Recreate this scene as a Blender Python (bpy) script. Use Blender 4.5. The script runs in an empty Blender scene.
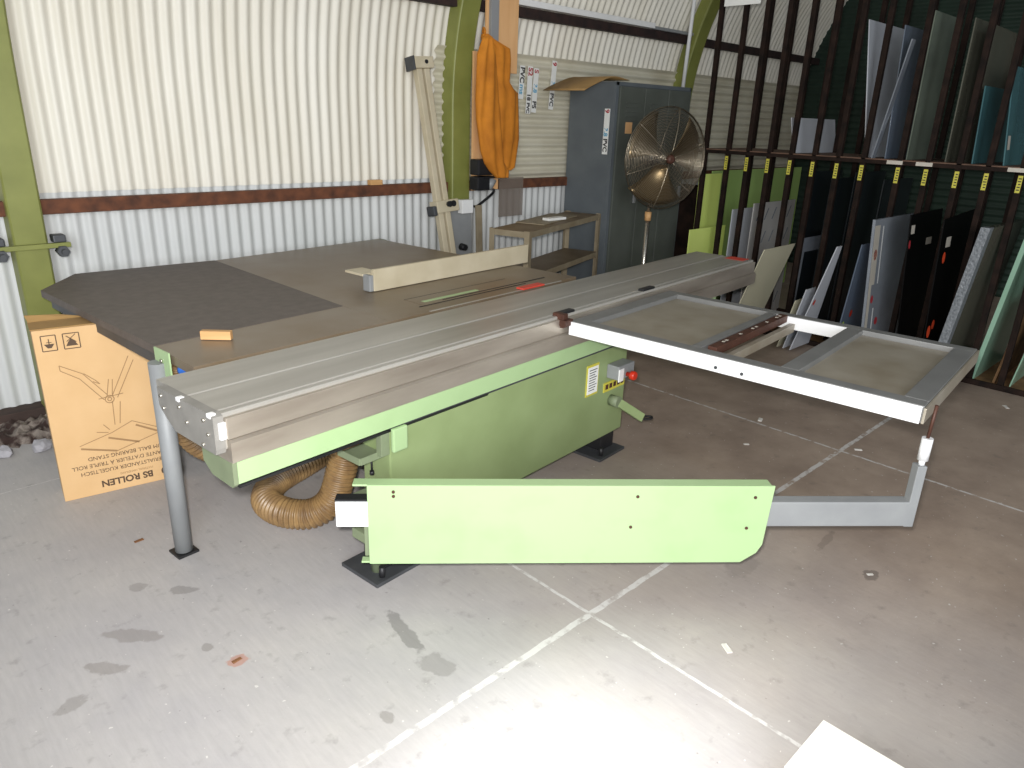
import bpy, bmesh, math, random
from mathutils import Vector, Matrix
random.seed(7)
C = bpy.context.scene.collection
SC = bpy.context.scene

# ------------------------------------------------------------------ camera
cam = bpy.data.cameras.new('camera'); cam_o = bpy.data.objects.new('camera', cam); C.objects.link(cam_o)
cr = Vector((.721, -.693, .032)).normalized()
cw = Vector((.658, .669, -.344)).normalized()
cw = (cw - cr * cw.dot(cr)).normalized()
cu = cr.cross(cw)
cam_o.matrix_world = Matrix(((cr.x, cu.x, -cw.x, 0), (cr.y, cu.y, -cw.y, 0), (cr.z, cu.z, -cw.z, 1.7), (0, 0, 0, 1)))
cam.sensor_width = 36; cam.lens = 36 * 727.86 / 1024; cam.clip_start = .02; cam.clip_end = 100
SC.camera = cam_o
SC.view_settings.view_transform = 'Standard'; SC.view_settings.look = 'None'
SC.view_settings.gamma = 1; SC.view_settings.use_curve_mapping = False
SC.view_settings.exposure = 0.0

# ------------------------------------------------------------------ world and light
w = bpy.data.worlds.new('world'); SC.world = w; w.use_nodes = True
w.node_tree.nodes['Background'].inputs[0].default_value = (.93, .96, 1.0, 1)
w.node_tree.nodes['Background'].inputs[1].default_value = .42

def light(name, kind, loc, target, power, col=(1, 1, 1), **kw):
    d = bpy.data.lights.new(name, kind); d.energy = power; d.color = col
    for k, v in kw.items(): setattr(d, k, v)
    o = bpy.data.objects.new(name, d); C.objects.link(o); o.location = loc
    o.rotation_euler = (Vector(target) - Vector(loc)).to_track_quat('-Z', 'Y').to_euler()
    return o
# the camera's flash, daylight from the open doorway behind the camera, the patch of sun it lets in
light('camera_flash', 'SPOT', (-.04, .03, 1.78), (3.2, 3.55, .85), 400, (1, .98, .965), shadow_soft_size=.04, spot_size=math.radians(118), spot_blend=.6)
light('doorway_daylight', 'AREA', (-2.0, -3.2, 2.3), (2.2, 2.6, .4), 330, (.9, .95, 1), shape='RECTANGLE', size=3.5, size_y=2.6)
light('doorway_sun', 'SPOT', (-2.4, 1.55, 2.9), (1.26, .90, 0), 1500, (.97, .98, 1), shadow_soft_size=.08, spot_size=math.radians(14), spot_blend=1.)

# ------------------------------------------------------------------ materials
def rgb(h):
    h = h.lstrip('#'); v = [int(h[i:i + 2], 16) / 255 for i in (0, 2, 4)]
    return tuple(x / 12.92 if x <= .04045 else ((x + .055) / 1.055) ** 2.4 for x in v) + (1,)
def mat(name, col, rough=.6, metal=0., var=.12, scale=9., col2=None, bump=0., spec=.5, alpha=1., stretch=None, sharp=(.3, .7), coat=0., trans=0.):
    m = bpy.data.materials.new(name); m.use_nodes = True; nt = m.node_tree; b = nt.nodes['Principled BSDF']
    c = rgb(col)
    tc = nt.nodes.new('ShaderNodeTexCoord'); no = nt.nodes.new('ShaderNodeTexNoise')
    no.inputs['Scale'].default_value = scale; no.inputs['Detail'].default_value = 6
    src = tc.outputs['Object']
    if stretch:
        mp = nt.nodes.new('ShaderNodeMapping'); mp.inputs['Scale'].default_value = stretch
        nt.links.new(src, mp.inputs['Vector']); src = mp.outputs[0]
    nt.links.new(src, no.inputs['Vector'])
    cr_ = nt.nodes.new('ShaderNodeValToRGB'); nt.links.new(no.outputs['Fac'], cr_.inputs[0])
    cr_.color_ramp.elements[0].position = sharp[0]; cr_.color_ramp.elements[1].position = sharp[1]
    c2 = rgb(col2) if col2 else tuple(x * (1 - var * 2) for x in c[:3]) + (1,)
    cr_.color_ramp.elements[0].color = c2; cr_.color_ramp.elements[1].color = c
    nt.links.new(cr_.outputs[0], b.inputs['Base Color'])
    b.inputs['Roughness'].default_value = rough; b.inputs['Metallic'].default_value = metal
    b.inputs['Specular IOR Level'].default_value = spec; b.inputs['Alpha'].default_value = alpha
    b.inputs['Coat Weight'].default_value = coat; b.inputs['Transmission Weight'].default_value = trans
    if bump:
        bp = nt.nodes.new('ShaderNodeBump'); bp.inputs['Strength'].default_value = bump; bp.inputs['Distance'].default_value = .01
        nt.links.new(no.outputs['Fac'], bp.inputs['Height']); nt.links.new(bp.outputs[0], b.inputs['Normal'])
    return m
M = dict(
    wall=mat('white_corrugated_steel', '#e6e2d6', .5, 0, .05, 3, col2='#dad4c4', stretch=(1, 1, .3)),
    wall_low=mat('pale_corrugated_steel', '#d3d4d2', .5, 0, .05, 3, col2='#c2c4c1', stretch=(1, 1, .3)),
    wall_cross=mat('cream_corrugated_steel', '#d6d1be', .5, 0, .08, 3, col2='#c4bda7'),
    wall_green=mat('dark_green_steel', '#253a2e', .6, 0, .2, 3),
    arch=mat('olive_green_paint', '#868a48', .45, 0, .1, 5, col2='#767a3c', bump=.1),
    rust=mat('rusted_steel', '#74452b', .8, 0, .2, 14, col2='#45291c', bump=.3),
    rustbeam=mat('dark_rusted_beam', '#35221d', .8, 0, .2, 14, col2='#1c1312'),
    sole=mat('sole_timber', '#4a3a33', .9, 0, .2, 10, col2='#2f2521', bump=.4, stretch=(.3, 1, 1)),
    rubble=mat('broken_concrete', '#857b72', .95, 0, .2, 16, col2='#382823', bump=1., sharp=(.42, .58)),
    stone=mat('pale_stone', '#a8a6aa', .9, 0, .1, 20, bump=.5),
    green=mat('green_machine_paint', '#8b9b6c', .38, 0, .07, 4, col2='#7f8f60', sharp=(.25, .6)),
    green_hi=mat('light_green_paint', '#a1bb8a', .32, 0, .05, 5, col2='#98b281', sharp=(.2, .5)),
    green_d=mat('dull_green_paint', '#7f8a6c', .6, 0, .1, 8),
    castiron=mat('oily_cast_iron', '#85796a', .38, .15, .1, 3.5, col2='#75644e', sharp=(.3, .75)),
    board=mat('dark_grey_board', '#655c56', .6, 0, .1, 22, col2='#574f49', bump=.1),
    alu=mat('worn_aluminium', '#b3b0a8', .36, .3, .1, 3, col2='#9b978f', stretch=(.3, 3, 1)),
    alu_side=mat('tan_aluminium', '#cfc6b8', .42, .7, .1, 3, col2='#aa9f92', stretch=(.6, 3, 3)),
    alu_w=mat('bright_aluminium', '#f2f2f2', .35, .1, .03, 4),
    alu_frame=mat('grey_aluminium', '#858583', .45, .2, .1, 6),
    steel=mat('grey_steel', '#919393', .55, .1, .1, 8, col2='#868889'),
    steel_d=mat('dark_steel', '#55575a', .5, .4, .15, 8),
    endcap=mat('dark_end_casting', '#8f8c86', .5, .1, .1, 14),
    rustplate=mat('oiled_steel_plate', '#a39c8e', .4, .15, .12, 5, col2='#8d8371'),
    brownbar=mat('brown_steel_bar', '#5b3a2d', .55, .2, .15, 14, col2='#44291f'),
    black=mat('black_plastic', '#191a1d', .45, 0, .1, 10),
    blackm=mat('black_steel', '#2a2a2c', .5, .2, .15, 10),
    red=mat('red_plastic', '#c8321c', .35, 0, .05, 10),
    redtape=mat('red_tape', '#d84a3a', .5, 0, .1, 20),
    white=mat('white_plastic', '#e8e8e6', .5, 0, .03, 10),
    paper=mat('white_paper', '#e9e9e4', .7, 0, .03, 10),
    yellow=mat('yellow_sticker', '#c9c04a', .5, 0, .05, 20),
    blue=mat('blue_plastic', '#2f6fd0', .4, 0, .1, 10),
    teal=mat('teal_plastic', '#169a72', .4, 0, .1, 10),
    bluelt=mat('light_blue_print', '#62a8c8', .5, 0, .05, 10),
    redpr=mat('dark_red_print', '#b0343c', .5, 0, .05, 10),
    ink=mat('black_ink', '#262222', .6, 0, .05, 10),
    inkbrown=mat('brown_ink', '#9a7850', .7, 0, .05, 10),
    inkdark=mat('dark_brown_ink', '#54402e', .7, 0, .05, 10),
    card=mat('cardboard', '#d3ae7e', .75, 0, .04, 6, col2='#cba574'),
    card_d=mat('brown_cardboard', '#a5824f', .8, 0, .08, 10),
    hose=mat('brown_hose', '#97794f', .4, 0, .15, 18, col2='#6f563a'),
    fence=mat('tan_fence_aluminium', '#cdc2a8', .42, .1, .06, 6, col2='#bcb094'),
    wood=mat('light_wood', '#d6a873', .65, 0, .1, 12, col2='#c29560', stretch=(.3, 3, 3)),
    ply=mat('orange_plywood', '#e0b27f', .6, 0, .08, 6, col2='#d4a16c', stretch=(3, 1, .4)),
    jacket=mat('orange_canvas', '#cc7f1e', .85, 0, .12, 7, col2='#a9640f', bump=.25),
    locker=mat('blue_grey_locker_paint', '#656b6e', .45, 0, .06, 4, col2='#595f63'),
    lockerd=mat('grey_locker_door_paint', '#5c605a', .45, 0, .06, 4, col2='#51554e'),
    shelf=mat('tan_steel_shelf', '#9c9079', .5, .1, .1, 8, col2='#85775f'),
    shelftop=mat('rusty_shelf_top', '#87755a', .5, .1, .15, 5, col2='#69563d'),
    brass=mat('bronze_fan_blade', '#7f6c4e', .32, .85, .1, 4),
    chrome=mat('chrome_wire', '#c4bfb4', .25, .9, .05, 4),
    duct=mat('grey_plastic', '#8e8f90', .5, 0, .05, 4),
    guard=mat('aged_fan_wire', '#a89c88', .28, .9, .05, 4),
    rackm=mat('dark_brown_rack_paint', '#2b1e18', .75, 0, .2, 12, col2='#15100d', spec=.15),
    rackboard=mat('rack_shelf_board', '#7a5b48', .7, 0, .2, 10, col2='#4d382c'),
    lime=mat('lime_acrylic', '#dcec84', .4, 0, .04, 2, col2='#d3e678'),
    lime_dim=mat('less_lit_lime_acrylic', '#a5c174', .2, 0, .04, 2, col2='#9ab86a'),
    acry_w=mat('white_acrylic', '#c0c3c9', .2, 0, .05, 2),
    acry_f=mat('film_covered_acrylic', '#b7b4b0', .3, 0, .05, 3),
    acry_b=mat('beige_acrylic', '#c0bba2', .25, 0, .05, 2),
    glassd=mat('dark_glass', '#1a1f23', .3, 0, .05, 2),
    glassg=mat('grey_glass', '#90959c', .25, 0, .08, 2, col2='#6b7078'),
    glassgg=mat('grey_green_glass', '#7c8576', .2, 0, .08, 2, col2='#5f665c'),
    glassb=mat('blue_grey_glass', '#5a6678', .25, 0, .1, 2, col2='#6a727c'),
    glasst=mat('teal_glass', '#4a7478', .25, 0, .1, 2, col2='#3d6066'),
    glassgreen=mat('green_edge_glass', '#9cc0a8', .25, 0, .1, 3, col2='#86ab92'),
    glassdim=mat('dim_brown_glass', '#5d5c50', .2, 0, .1, 2),
    blackpl=mat('black_acrylic', '#050505', .5, 0, .05, 2, spec=.15),
    bubble=mat('bubble_wrap', '#85898d', .35, 0, .15, 60, bump=.8, col2='#62676c'),
    plyb=mat('brown_plywood', '#96724c', .7, 0, .15, 8, col2='#5d4229'),
    orange=mat('orange_sticker', '#e5502a', .5, 0, .03, 10),
    ygreen=mat('yellow_green_sticker', '#a9c83a', .5, 0, .03, 10),
    tape=mat('pale_tape', '#c4bdb0', .5, 0, .05, 10),
    debris=mat('pale_debris', '#d8d4cc', .8, 0, .1, 10),
    leaf=mat('brown_debris', '#8a5f3c', .8, 0, .2, 10),
    boxtop=mat('sunlit_carton_top', '#f4f1e4', .7, 0, .04, 8),
)
# clear plastic
cp = bpy.data.materials.new('clear_plastic'); cp.use_nodes = True
b_ = cp.node_tree.nodes['Principled BSDF']; b_.inputs['Base Color'].default_value = rgb('#8c7f74'); b_.inputs['Alpha'].default_value = .5; b_.inputs['Roughness'].default_value = .15
M['clear'] = cp
# fan guard wire haze is real wire; floor concrete:
def floor_material():
    m = bpy.data.materials.new('worn_concrete'); m.use_nodes = True; nt = m.node_tree; L = nt.links; N = nt.nodes.new
    b = nt.nodes['Principled BSDF']; tc = N('ShaderNodeTexCoord'); P = tc.outputs['Object']
    def noise(s, d=6, vec=P, stretch=None, rot=0):
        if stretch:
            mp = N('ShaderNodeMapping'); mp.inputs['Scale'].default_value = stretch; mp.inputs['Rotation'].default_value = (0, 0, rot); L.new(vec, mp.inputs[0]); vec = mp.outputs[0]
        n = N('ShaderNodeTexNoise'); n.inputs['Scale'].default_value = s; n.inputs['Detail'].default_value = d; n.inputs['Roughness'].default_value = .6; L.new(vec, n.inputs[0]); return n.outputs['Fac']
    def ramp(v, a, bb, ca=(0, 0, 0, 1), cb=(1, 1, 1, 1)):
        r = N('ShaderNodeValToRGB'); L.new(v, r.inputs[0]); r.color_ramp.elements[0].position = a; r.color_ramp.elements[1].position = bb
        r.color_ramp.elements[0].color = ca; r.color_ramp.elements[1].color = cb; return r.outputs[0]
    def math_(op, a, c=None, cl=False):
        n = N('ShaderNodeMath'); n.operation = op; n.use_clamp = cl
        for i, v in enumerate((a, c)):
            if v is None: continue
            if isinstance(v, (int, float)): n.inputs[i].default_value = v
            else: L.new(v, n.inputs[i])
        return n.outputs[0]
    def mix(f, a, c, bt='MIX'):
        n = N('ShaderNodeMix'); n.data_type = 'RGBA'; n.blend_type = bt
        if isinstance(f, (int, float)): n.inputs[0].default_value = f
        else: L.new(f, n.inputs[0])
        for i, v in ((6, a), (7, c)):
            if isinstance(v, tuple): n.inputs[i].default_value = v
            else: L.new(v, n.inputs[i])
        return n.outputs[2]
    base = ramp(noise(1.6), .3, .7, rgb('#a5a2a3'), rgb('#b7b3af'))
    brush = ramp(noise(5, 4, stretch=(14, 1.6, 1), rot=.06), .3, .7, (.93, .93, .93, 1), (1.03, 1.03, 1.03, 1))
    base = mix(1., base, brush, 'MULTIPLY')
    # soiled brown ground past the first joint and behind the saw: partly dirt, partly light falloff painted into the colour
    sx = N('ShaderNodeSeparateXYZ'); L.new(P, sx.inputs[0]); X, Y = sx.outputs[0], sx.outputs[1]
    far = ramp(math_('ADD', math_('MULTIPLY', math_('ADD', X, math_('MULTIPLY', noise(1.1), 1.2)), .2), 0.), .37, .78)
    dirt_and_falloff = mix(math_('MULTIPLY', far, .88), base, ramp(noise(3), .3, .7, rgb('#837060'), rgb('#a4917f')))
    spots = math_('MULTIPLY', ramp(noise(13, 4), .6, .74), .32)
    dirt_and_falloff = mix(spots, dirt_and_falloff, rgb('#5f5b58'))
    spots2 = math_('MULTIPLY', ramp(noise(38, 2), .72, .76), .35)
    dirt_and_falloff = mix(spots2, dirt_and_falloff, rgb('#403a38'))
    fl = math_('MULTIPLY', ramp(noise(55, 1), .745, .765), .6)
    dirt_and_falloff = mix(fl, dirt_and_falloff, rgb('#d8d5cf'))
    # the pale filled joints, a grid of slabs
    wob = math_('MULTIPLY', math_('SUBTRACT', noise(14, 3), .5), .012)
    def joint(v, at, wd):
        d = math_('ABSOLUTE', math_('SUBTRACT', math_('ADD', v, wob), at))
        return math_('LESS_THAN', d, wd)
    j = None
    for v, at, wd in ((X, 1.78, .007), (X, 3.94, .008), (X, -.38, .01), (Y, 1.36, .012), (Y, 3.73, .003), (Y, -.78, .01)):
        q = joint(v, at, wd); j = q if j is None else math_('MAXIMUM', j, q)
    keep = ramp(noise(26, 4), .36, .52)
    col = mix(math_('MULTIPLY', math_('MULTIPLY', j, keep), .8), dirt_and_falloff, rgb('#cfcdca'))
    # stain patches with their own shape: smears of oil
    def blob(cx, cy, rx, ry, rot, ns):
        mp = N('ShaderNodeMapping'); mp.vector_type = 'TEXTURE'; mp.inputs['Location'].default_value = (cx, cy, 0); mp.inputs['Rotation'].default_value = (0, 0, rot); mp.inputs['Scale'].default_value = (rx, ry, 1)
        L.new(P, mp.inputs[0]); ln = N('ShaderNodeVectorMath'); ln.operation = 'LENGTH'; L.new(mp.outputs[0], ln.inputs[0])
        v = math_('ADD', ln.outputs['Value'], math_('MULTIPLY', math_('SUBTRACT', noise(ns, 4), .5), 1.6))
        return ramp(v, .8, 1.05, (1, 1, 1, 1), (0, 0, 0, 1))
    for (cx, cy, rx, ry, rot, ns, st, c) in ((1.215, 1.72, .03, .15, -.15, 18, .55, '#6a6866'), (1.2, 1.53, .05, .07, .3, 18, .4, '#75726f'),
            (.52, 2.32, .035, .11, .75, 14, .38, '#6f6861'), (.40, 2.22, .03, .07, .75, 20, .4, '#6f6861'), (.74, 2.47, .03, .05, .9, 20, .45, '#6c6966'), (.62, 2.6, .03, .04, .6, 20, .4, '#77736f'), (.28, 2.12, .05, .03, .3, 20, .35, '#6c675f'), (.2, 1.85, .02, .035, 0, 20, .4, '#6c675f'), (.68, 2.1, .02, .03, 0, 30, .4, '#6c675f'), (.95, 1.45, .02, .03, 0, 30, .4, '#6c675f'),
            (.726, 1.975, .035, .03, 0, 30, .5, '#b06a4a'), (2.95, 1.0, .10, .02, .1, 20, .3, '#5b5048'), (2.83, .76, .05, .03, .1, 30, .5, '#4d4641'),
            (2.5, 1.15, .12, .06, .2, 10, .2, '#5d5853')):
        col = mix(math_('MULTIPLY', blob(cx, cy, rx, ry, rot, ns), st), col, rgb(c))
    L.new(col, b.inputs['Base Color'])
    b.inputs['Roughness'].default_value = .62; b.inputs['Specular IOR Level'].default_value = .35
    bp = N('ShaderNodeBump'); bp.inputs['Strength'].default_value = .25; bp.inputs['Distance'].default_value = .004
    L.new(noise(30, 5), bp.inputs['Height']); L.new(bp.outputs[0], b.inputs['Normal'])
    return m
M['floor'] = floor_material()

# ------------------------------------------------------------------ mesh helpers
def box(bm, c0, c1, bev=0., rot=None, pivot=None):
    x0, y0, z0 = [min(a, b) for a, b in zip(c0, c1)]; x1, y1, z1 = [max(a, b) for a, b in zip(c0, c1)]
    vs = [bm.verts.new(p) for p in ((x0, y0, z0), (x1, y0, z0), (x1, y1, z0), (x0, y1, z0), (x0, y0, z1), (x1, y0, z1), (x1, y1, z1), (x0, y1, z1))]
    fs = [bm.faces.new([vs[i] for i in f]) for f in ((0, 3, 2, 1), (4, 5, 6, 7), (0, 1, 5, 4), (1, 2, 6, 5), (2, 3, 7, 6), (3, 0, 4, 7))]
    if bev:
        es = {e for f in fs for e in f.edges}
        r = bmesh.ops.bevel(bm, geom=list(es), offset=bev, segments=2, profile=.6, affect='EDGES', clamp_overlap=True)
        vs = list({v for f in r['faces'] for v in f.verts} | {v for v in vs if v.is_valid})
    if rot is not None:
        bmesh.ops.rotate(bm, verts=[v for v in vs if v.is_valid], cent=pivot or ((x0 + x1) / 2, (y0 + y1) / 2, (z0 + z1) / 2), matrix=rot)
    return vs
def cyl(bm, p0, p1, r, r1=None, n=20, caps=True):
    p0, p1 = Vector(p0), Vector(p1); d = p1 - p0; q = d.to_track_quat('Z', 'Y').to_matrix(); r1 = r if r1 is None else r1
    a = []; b = []
    for i in range(n):
        t = 2 * math.pi * i / n; v = Vector((math.cos(t), math.sin(t), 0))
        a.append(bm.verts.new(p0 + q @ (v * r))); b.append(bm.verts.new(p1 + q @ (v * r1)))
    for i in range(n): 
        f = bm.faces.new((a[i], a[(i + 1) % n], b[(i + 1) % n], b[i])); f.smooth = True
    if caps: bm.faces.new(a[::-1]); bm.faces.new(b)
def prism(bm, pts, axis, a, b):
    """pts: 2-D outline; axis: 0 x,1 y,2 z extrude from a to b"""
    def mk(p, t):
        return {0: (t, p[0], p[1]), 1: (p[0], t, p[1]), 2: (p[0], p[1], t)}[axis]
    A = [bm.verts.new(mk(p, a)) for p in pts]; B = [bm.verts.new(mk(p, b)) for p in pts]; n = len(pts)
    for i in range(n): bm.faces.new((A[i], A[(i + 1) % n], B[(i + 1) % n], B[i]))
    bm.faces.new(A[::-1]); bm.faces.new(B)
def hexa(bm, bot, top):
    A = [bm.verts.new(p) for p in bot]; B = [bm.verts.new(p) for p in top]; n = len(bot)
    for i in range(n): bm.faces.new((A[i], A[(i + 1) % n], B[(i + 1) % n], B[i]))
    bm.faces.new(A[::-1]); bm.faces.new(B)
def tube(bm, pts, r, n=10, rf=None, closed=False, sub=6):
    P = [Vector(p) for p in pts]; Q = []
    m = len(P)
    for i in range(m if closed else m - 1):
        if closed: p0, p1, p2, p3 = P[i - 1], P[i], P[(i + 1) % m], P[(i + 2) % m]
        else: p0, p1, p2, p3 = P[max(i - 1, 0)], P[i], P[i + 1], P[min(i + 2, m - 1)]
        for k in range(sub):
            t = k / sub
            Q.append(.5 * ((2 * p1) + (-p0 + p2) * t + (2 * p0 - 5 * p1 + 4 * p2 - p3) * t * t + (-p0 + 3 * p1 - 3 * p2 + p3) * t ** 3))
    if not closed: Q.append(P[-1])
    rings = []; up = None; s = 0
    for i, q in enumerate(Q):
        a = Q[i - 1] if (i or closed) else Q[0]; b = Q[(i + 1) % len(Q)] if (closed or i < len(Q) - 1) else Q[-1]
        t = (b - a).normalized()
        if up is None: up = t.orthogonal().normalized()
        up = (up - t * up.dot(t)).normalized(); sd = t.cross(up)
        if i: s += (q - Q[i - 1]).length
        rr = rf(s) if rf else r
        rings.append([bm.verts.new(q + (up * math.cos(2 * math.pi * j / n) + sd * math.sin(2 * math.pi * j / n)) * rr) for j in range(n)])
    for i in range(len(rings) if closed else len(rings) - 1):
        A, B = rings[i], rings[(i + 1) % len(rings)]
        for j in range(n):
            f = bm.faces.new((A[j], A[(j + 1) % n], B[(j + 1) % n], B[j])); f.smooth = True
    if not closed: bm.faces.new(rings[0][::-1]); bm.faces.new(rings[-1])
def lathe(bm, prof, q, o, n=32):
    rings = [[bm.verts.new(Vector(o) + q @ Vector((r * math.cos(2 * math.pi * j / n), r * math.sin(2 * math.pi * j / n), h))) for j in range(n)] for r, h in prof]
    for A, B in zip(rings, rings[1:]):
        for j in range(n):
            f = bm.faces.new((A[j], A[(j + 1) % n], B[(j + 1) % n], B[j])); f.smooth = True
    bm.faces.new(rings[0][::-1]); bm.faces.new(rings[-1])
def obj(name, bm, m, parent=None, label=None):
    bmesh.ops.recalc_face_normals(bm, faces=bm.faces)
    me = bpy.data.meshes.new(name); bm.to_mesh(me); bm.free()
    me.materials.append(M[m] if isinstance(m, str) else m)
    o = bpy.data.objects.new(name, me); C.objects.link(o)
    if parent: o.parent = parent
    if label: o['label'] = label
    return o
def B(name, c0, c1, m, parent=None, bev=.002, label=None):
    bm = bmesh.new(); box(bm, c0, c1, bev); return obj(name, bm, m, parent, label)
def CY(name, p0, p1, r, m, parent=None, r1=None, n=20, label=None):
    bm = bmesh.new(); cyl(bm, p0, p1, r, r1, n); return obj(name, bm, m, parent, label)
def tag(o, label, cat, group=None, kind=None):
    o['label'] = label; o['category'] = cat
    if group: o['group'] = group
    if kind: o['kind'] = kind
    return o
def many(name, shapes, m, parent):
    for fn in shapes:
        bm = bmesh.new(); fn(bm); obj(name, bm, m, parent)
def thing(name, label, cat, loc=(0, 0, 0), rz=0., group=None):
    o = bpy.data.objects.new(name, None); C.objects.link(o); o.location = loc; o.rotation_euler = (0, 0, rz)
    o.empty_display_size = .1
    return tag(o, label, cat, group)
def struct(name, bm, m):
    o = obj(name, bm, m); o['kind'] = 'structure'; return o
def copy_tree(o, parent=None):
    c = o.copy(); C.objects.link(c); c.parent = parent
    for ch in o.children: copy_tree(ch, c)
    return c
def text(name, s, size, origin, xdir, ydir, m, parent=None, bold=0., align='LEFT', lift=.0006):
    cu_ = bpy.data.curves.new(name, 'FONT'); cu_.body = s; cu_.size = size; cu_.align_x = align; cu_.offset = bold; cu_.extrude = .0003
    t = bpy.data.objects.new('tmp', cu_); C.objects.link(t)
    dg = bpy.context.evaluated_depsgraph_get(); me = bpy.data.meshes.new_from_object(t.evaluated_get(dg))
    C.objects.unlink(t); bpy.data.objects.remove(t)
    x = Vector(xdir).normalized(); y = Vector(ydir).normalized(); z = x.cross(y)
    mt = Matrix(((x.x, y.x, z.x, origin[0] + z.x * lift), (x.y, y.y, z.y, origin[1] + z.y * lift), (x.z, y.z, z.z, origin[2] + z.z * lift), (0, 0, 0, 1)))
    me.transform(mt); me.materials.clear(); me.materials.append(M[m])
    o = bpy.data.objects.new(name, me); C.objects.link(o)
    if parent: o.parent = parent
    return o

# ------------------------------------------------------------------ setting
WY = 4.6
def yoff(z, R=2.4, z0=1.75):
    if z <= z0: return 0.
    a = (z - z0) / R
    if a >= 1.: return R
    return R - R * math.sqrt(max(0, 1 - a * a))
bm = bmesh.new(); box(bm, (-3, -3, -.1), (10.5, 5.6, 0)); struct('floor', bm, 'floor')

def corrugated_x(bm, x0, x1, zs, y, amp=.010, pitch=.0762, seg=8):
    n = int((x1 - x0) / pitch * seg); rows = []
    for z in zs:
        rows.append([bm.verts.new((x0 + (x1 - x0) * i / n, y - yoff(z) + amp * math.cos(2 * math.pi * (x0 + (x1 - x0) * i / n) / pitch), z)) for i in range(n + 1)])
    for A, Bq in zip(rows, rows[1:]):
        for i in range(n):
            f = bm.faces.new((A[i], A[i + 1], Bq[i + 1], Bq[i])); f.smooth = True
def corrugated_z(bm, x0, x1, z0, z1, y, amp=.016, pitch=.0762, seg=8):
    n = int((z1 - z0) / pitch * seg); rows = []
    for i in range(n + 1):
        z = z0 + (z1 - z0) * i / n; yy = y - yoff(z) + amp * math.cos(2 * math.pi * z / pitch)
        rows.append((bm.verts.new((x0, yy, z)), bm.verts.new((x1, yy, z))))
    for a, b in zip(rows, rows[1:]):
        f = bm.faces.new((a[0], a[1], b[1], b[0])); f.smooth = True
zs = [1.24, 1.75] + [1.75 + .1 * i for i in range(1, 23)]
bm = bmesh.new(); corrugated_x(bm, -1.5, 9.4, zs, WY); struct('wall_left', bm, 'wall')
bm = bmesh.new(); corrugated_x(bm, -1.5, 9.4, [.085, .7, 1.27], WY + .012); struct('wall_left', bm, 'wall_low')
bm = bmesh.new(); corrugated_z(bm, 3.58, 9.4, 1.20, 2.17, WY - .03); struct('wall_left', bm, 'wall_cross')
# end wall, green horizontal sheeting
bm = bmesh.new(); n = 260
rows = []
for i in range(n + 1):
    z = 4.1 * i / n; xx = 9.4 + .009 * math.cos(2 * math.pi * z / .0762)
    rows.append((bm.verts.new((xx, -3, z)), bm.verts.new((xx, 5, z))))
for a, b in zip(rows, rows[1:]): bm.faces.new((a[0], a[1], b[1], b[0])).smooth = True
struct('wall_right', bm, 'wall_green')
# rest of the vault overhead
bm = bmesh.new(); rows = []
for i in range(9):
    t = math.radians(70 - 20 * 0) * 1.0
    f_ = i / 8; y = (WY - yoff(3.95)) * (1 - f_) + .2 * f_; z = 3.93 + .55 * math.sin(f_ * math.pi / 2)
    rows.append((bm.verts.new((-1.5, y, z)), bm.verts.new((9.4, y, z))))
for a, b in zip(rows, rows[1:]): bm.faces.new((a[0], a[1], b[1], b[0])).smooth = True
struct('ceiling', bm, 'wall_green')
# sole timber and broken kerb under the sheeting
bm = bmesh.new(); box(bm, (-1.5, 4.50, .0), (9.4, 4.62, .095), .006); struct('trim_1', bm, 'sole')
bm = bmesh.new(); nx, ny = 160, 8; g = []
for i in range(nx + 1):
    g.append([])
    for j in range(ny + 1):
        x = -1.5 + 4.6 * i / nx; y = 4.24 + .27 * j / ny
        z = (.055 * math.sin(math.pi * min(1, j / ny * .75)) ** .5 if j else -.002) * (.6 + .8 * random.random()) if j else -.002
        g[-1].append(bm.verts.new((x + random.uniform(-.008, .008), y + random.uniform(-.012, .012) + (random.uniform(-.03, .03) if j == 0 else 0), z)))
for i in range(nx):
    for j in range(ny): bm.faces.new((g[i][j], g[i + 1][j], g[i + 1][j + 1], g[i][j + 1]))
struct('baseboard_left', bm, 'rubble')
# steel arches
def arch(x0, num, w_=.18):
    bm = bmesh.new(); d0, d1 = 4.45, 4.575; cf = .022; rows = []
    zz = [0, .5, 1, 1.5, 1.75] + [1.75 + .12 * i for i in range(1, 18)]
    for z in zz:
        o = yoff(z)
        prof = [(x0, d1), (x0, d0 + .015), (x0 + .003, d0 + .006), (x0 + .009, d0), (x0 + w_ - .01, d0), (x0 + w_, d0 + .01), (x0 + w_, d1)]
        rows.append([bm.verts.new((a, b - o, z)) for a, b in prof])
    for A, Bq in zip(rows, rows[1:]):
        for i in range(7): bm.faces.new((A[i], A[(i + 1) % 7], Bq[(i + 1) % 7], Bq[i]))
    bm.faces.new(rows[0]); bm.faces.new(rows[-1][::-1])
    return struct('trim_%d' % num, bm, 'arch')
arch(.77, 2, .155); arch(3.665, 3); arch(6.6, 4)
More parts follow.
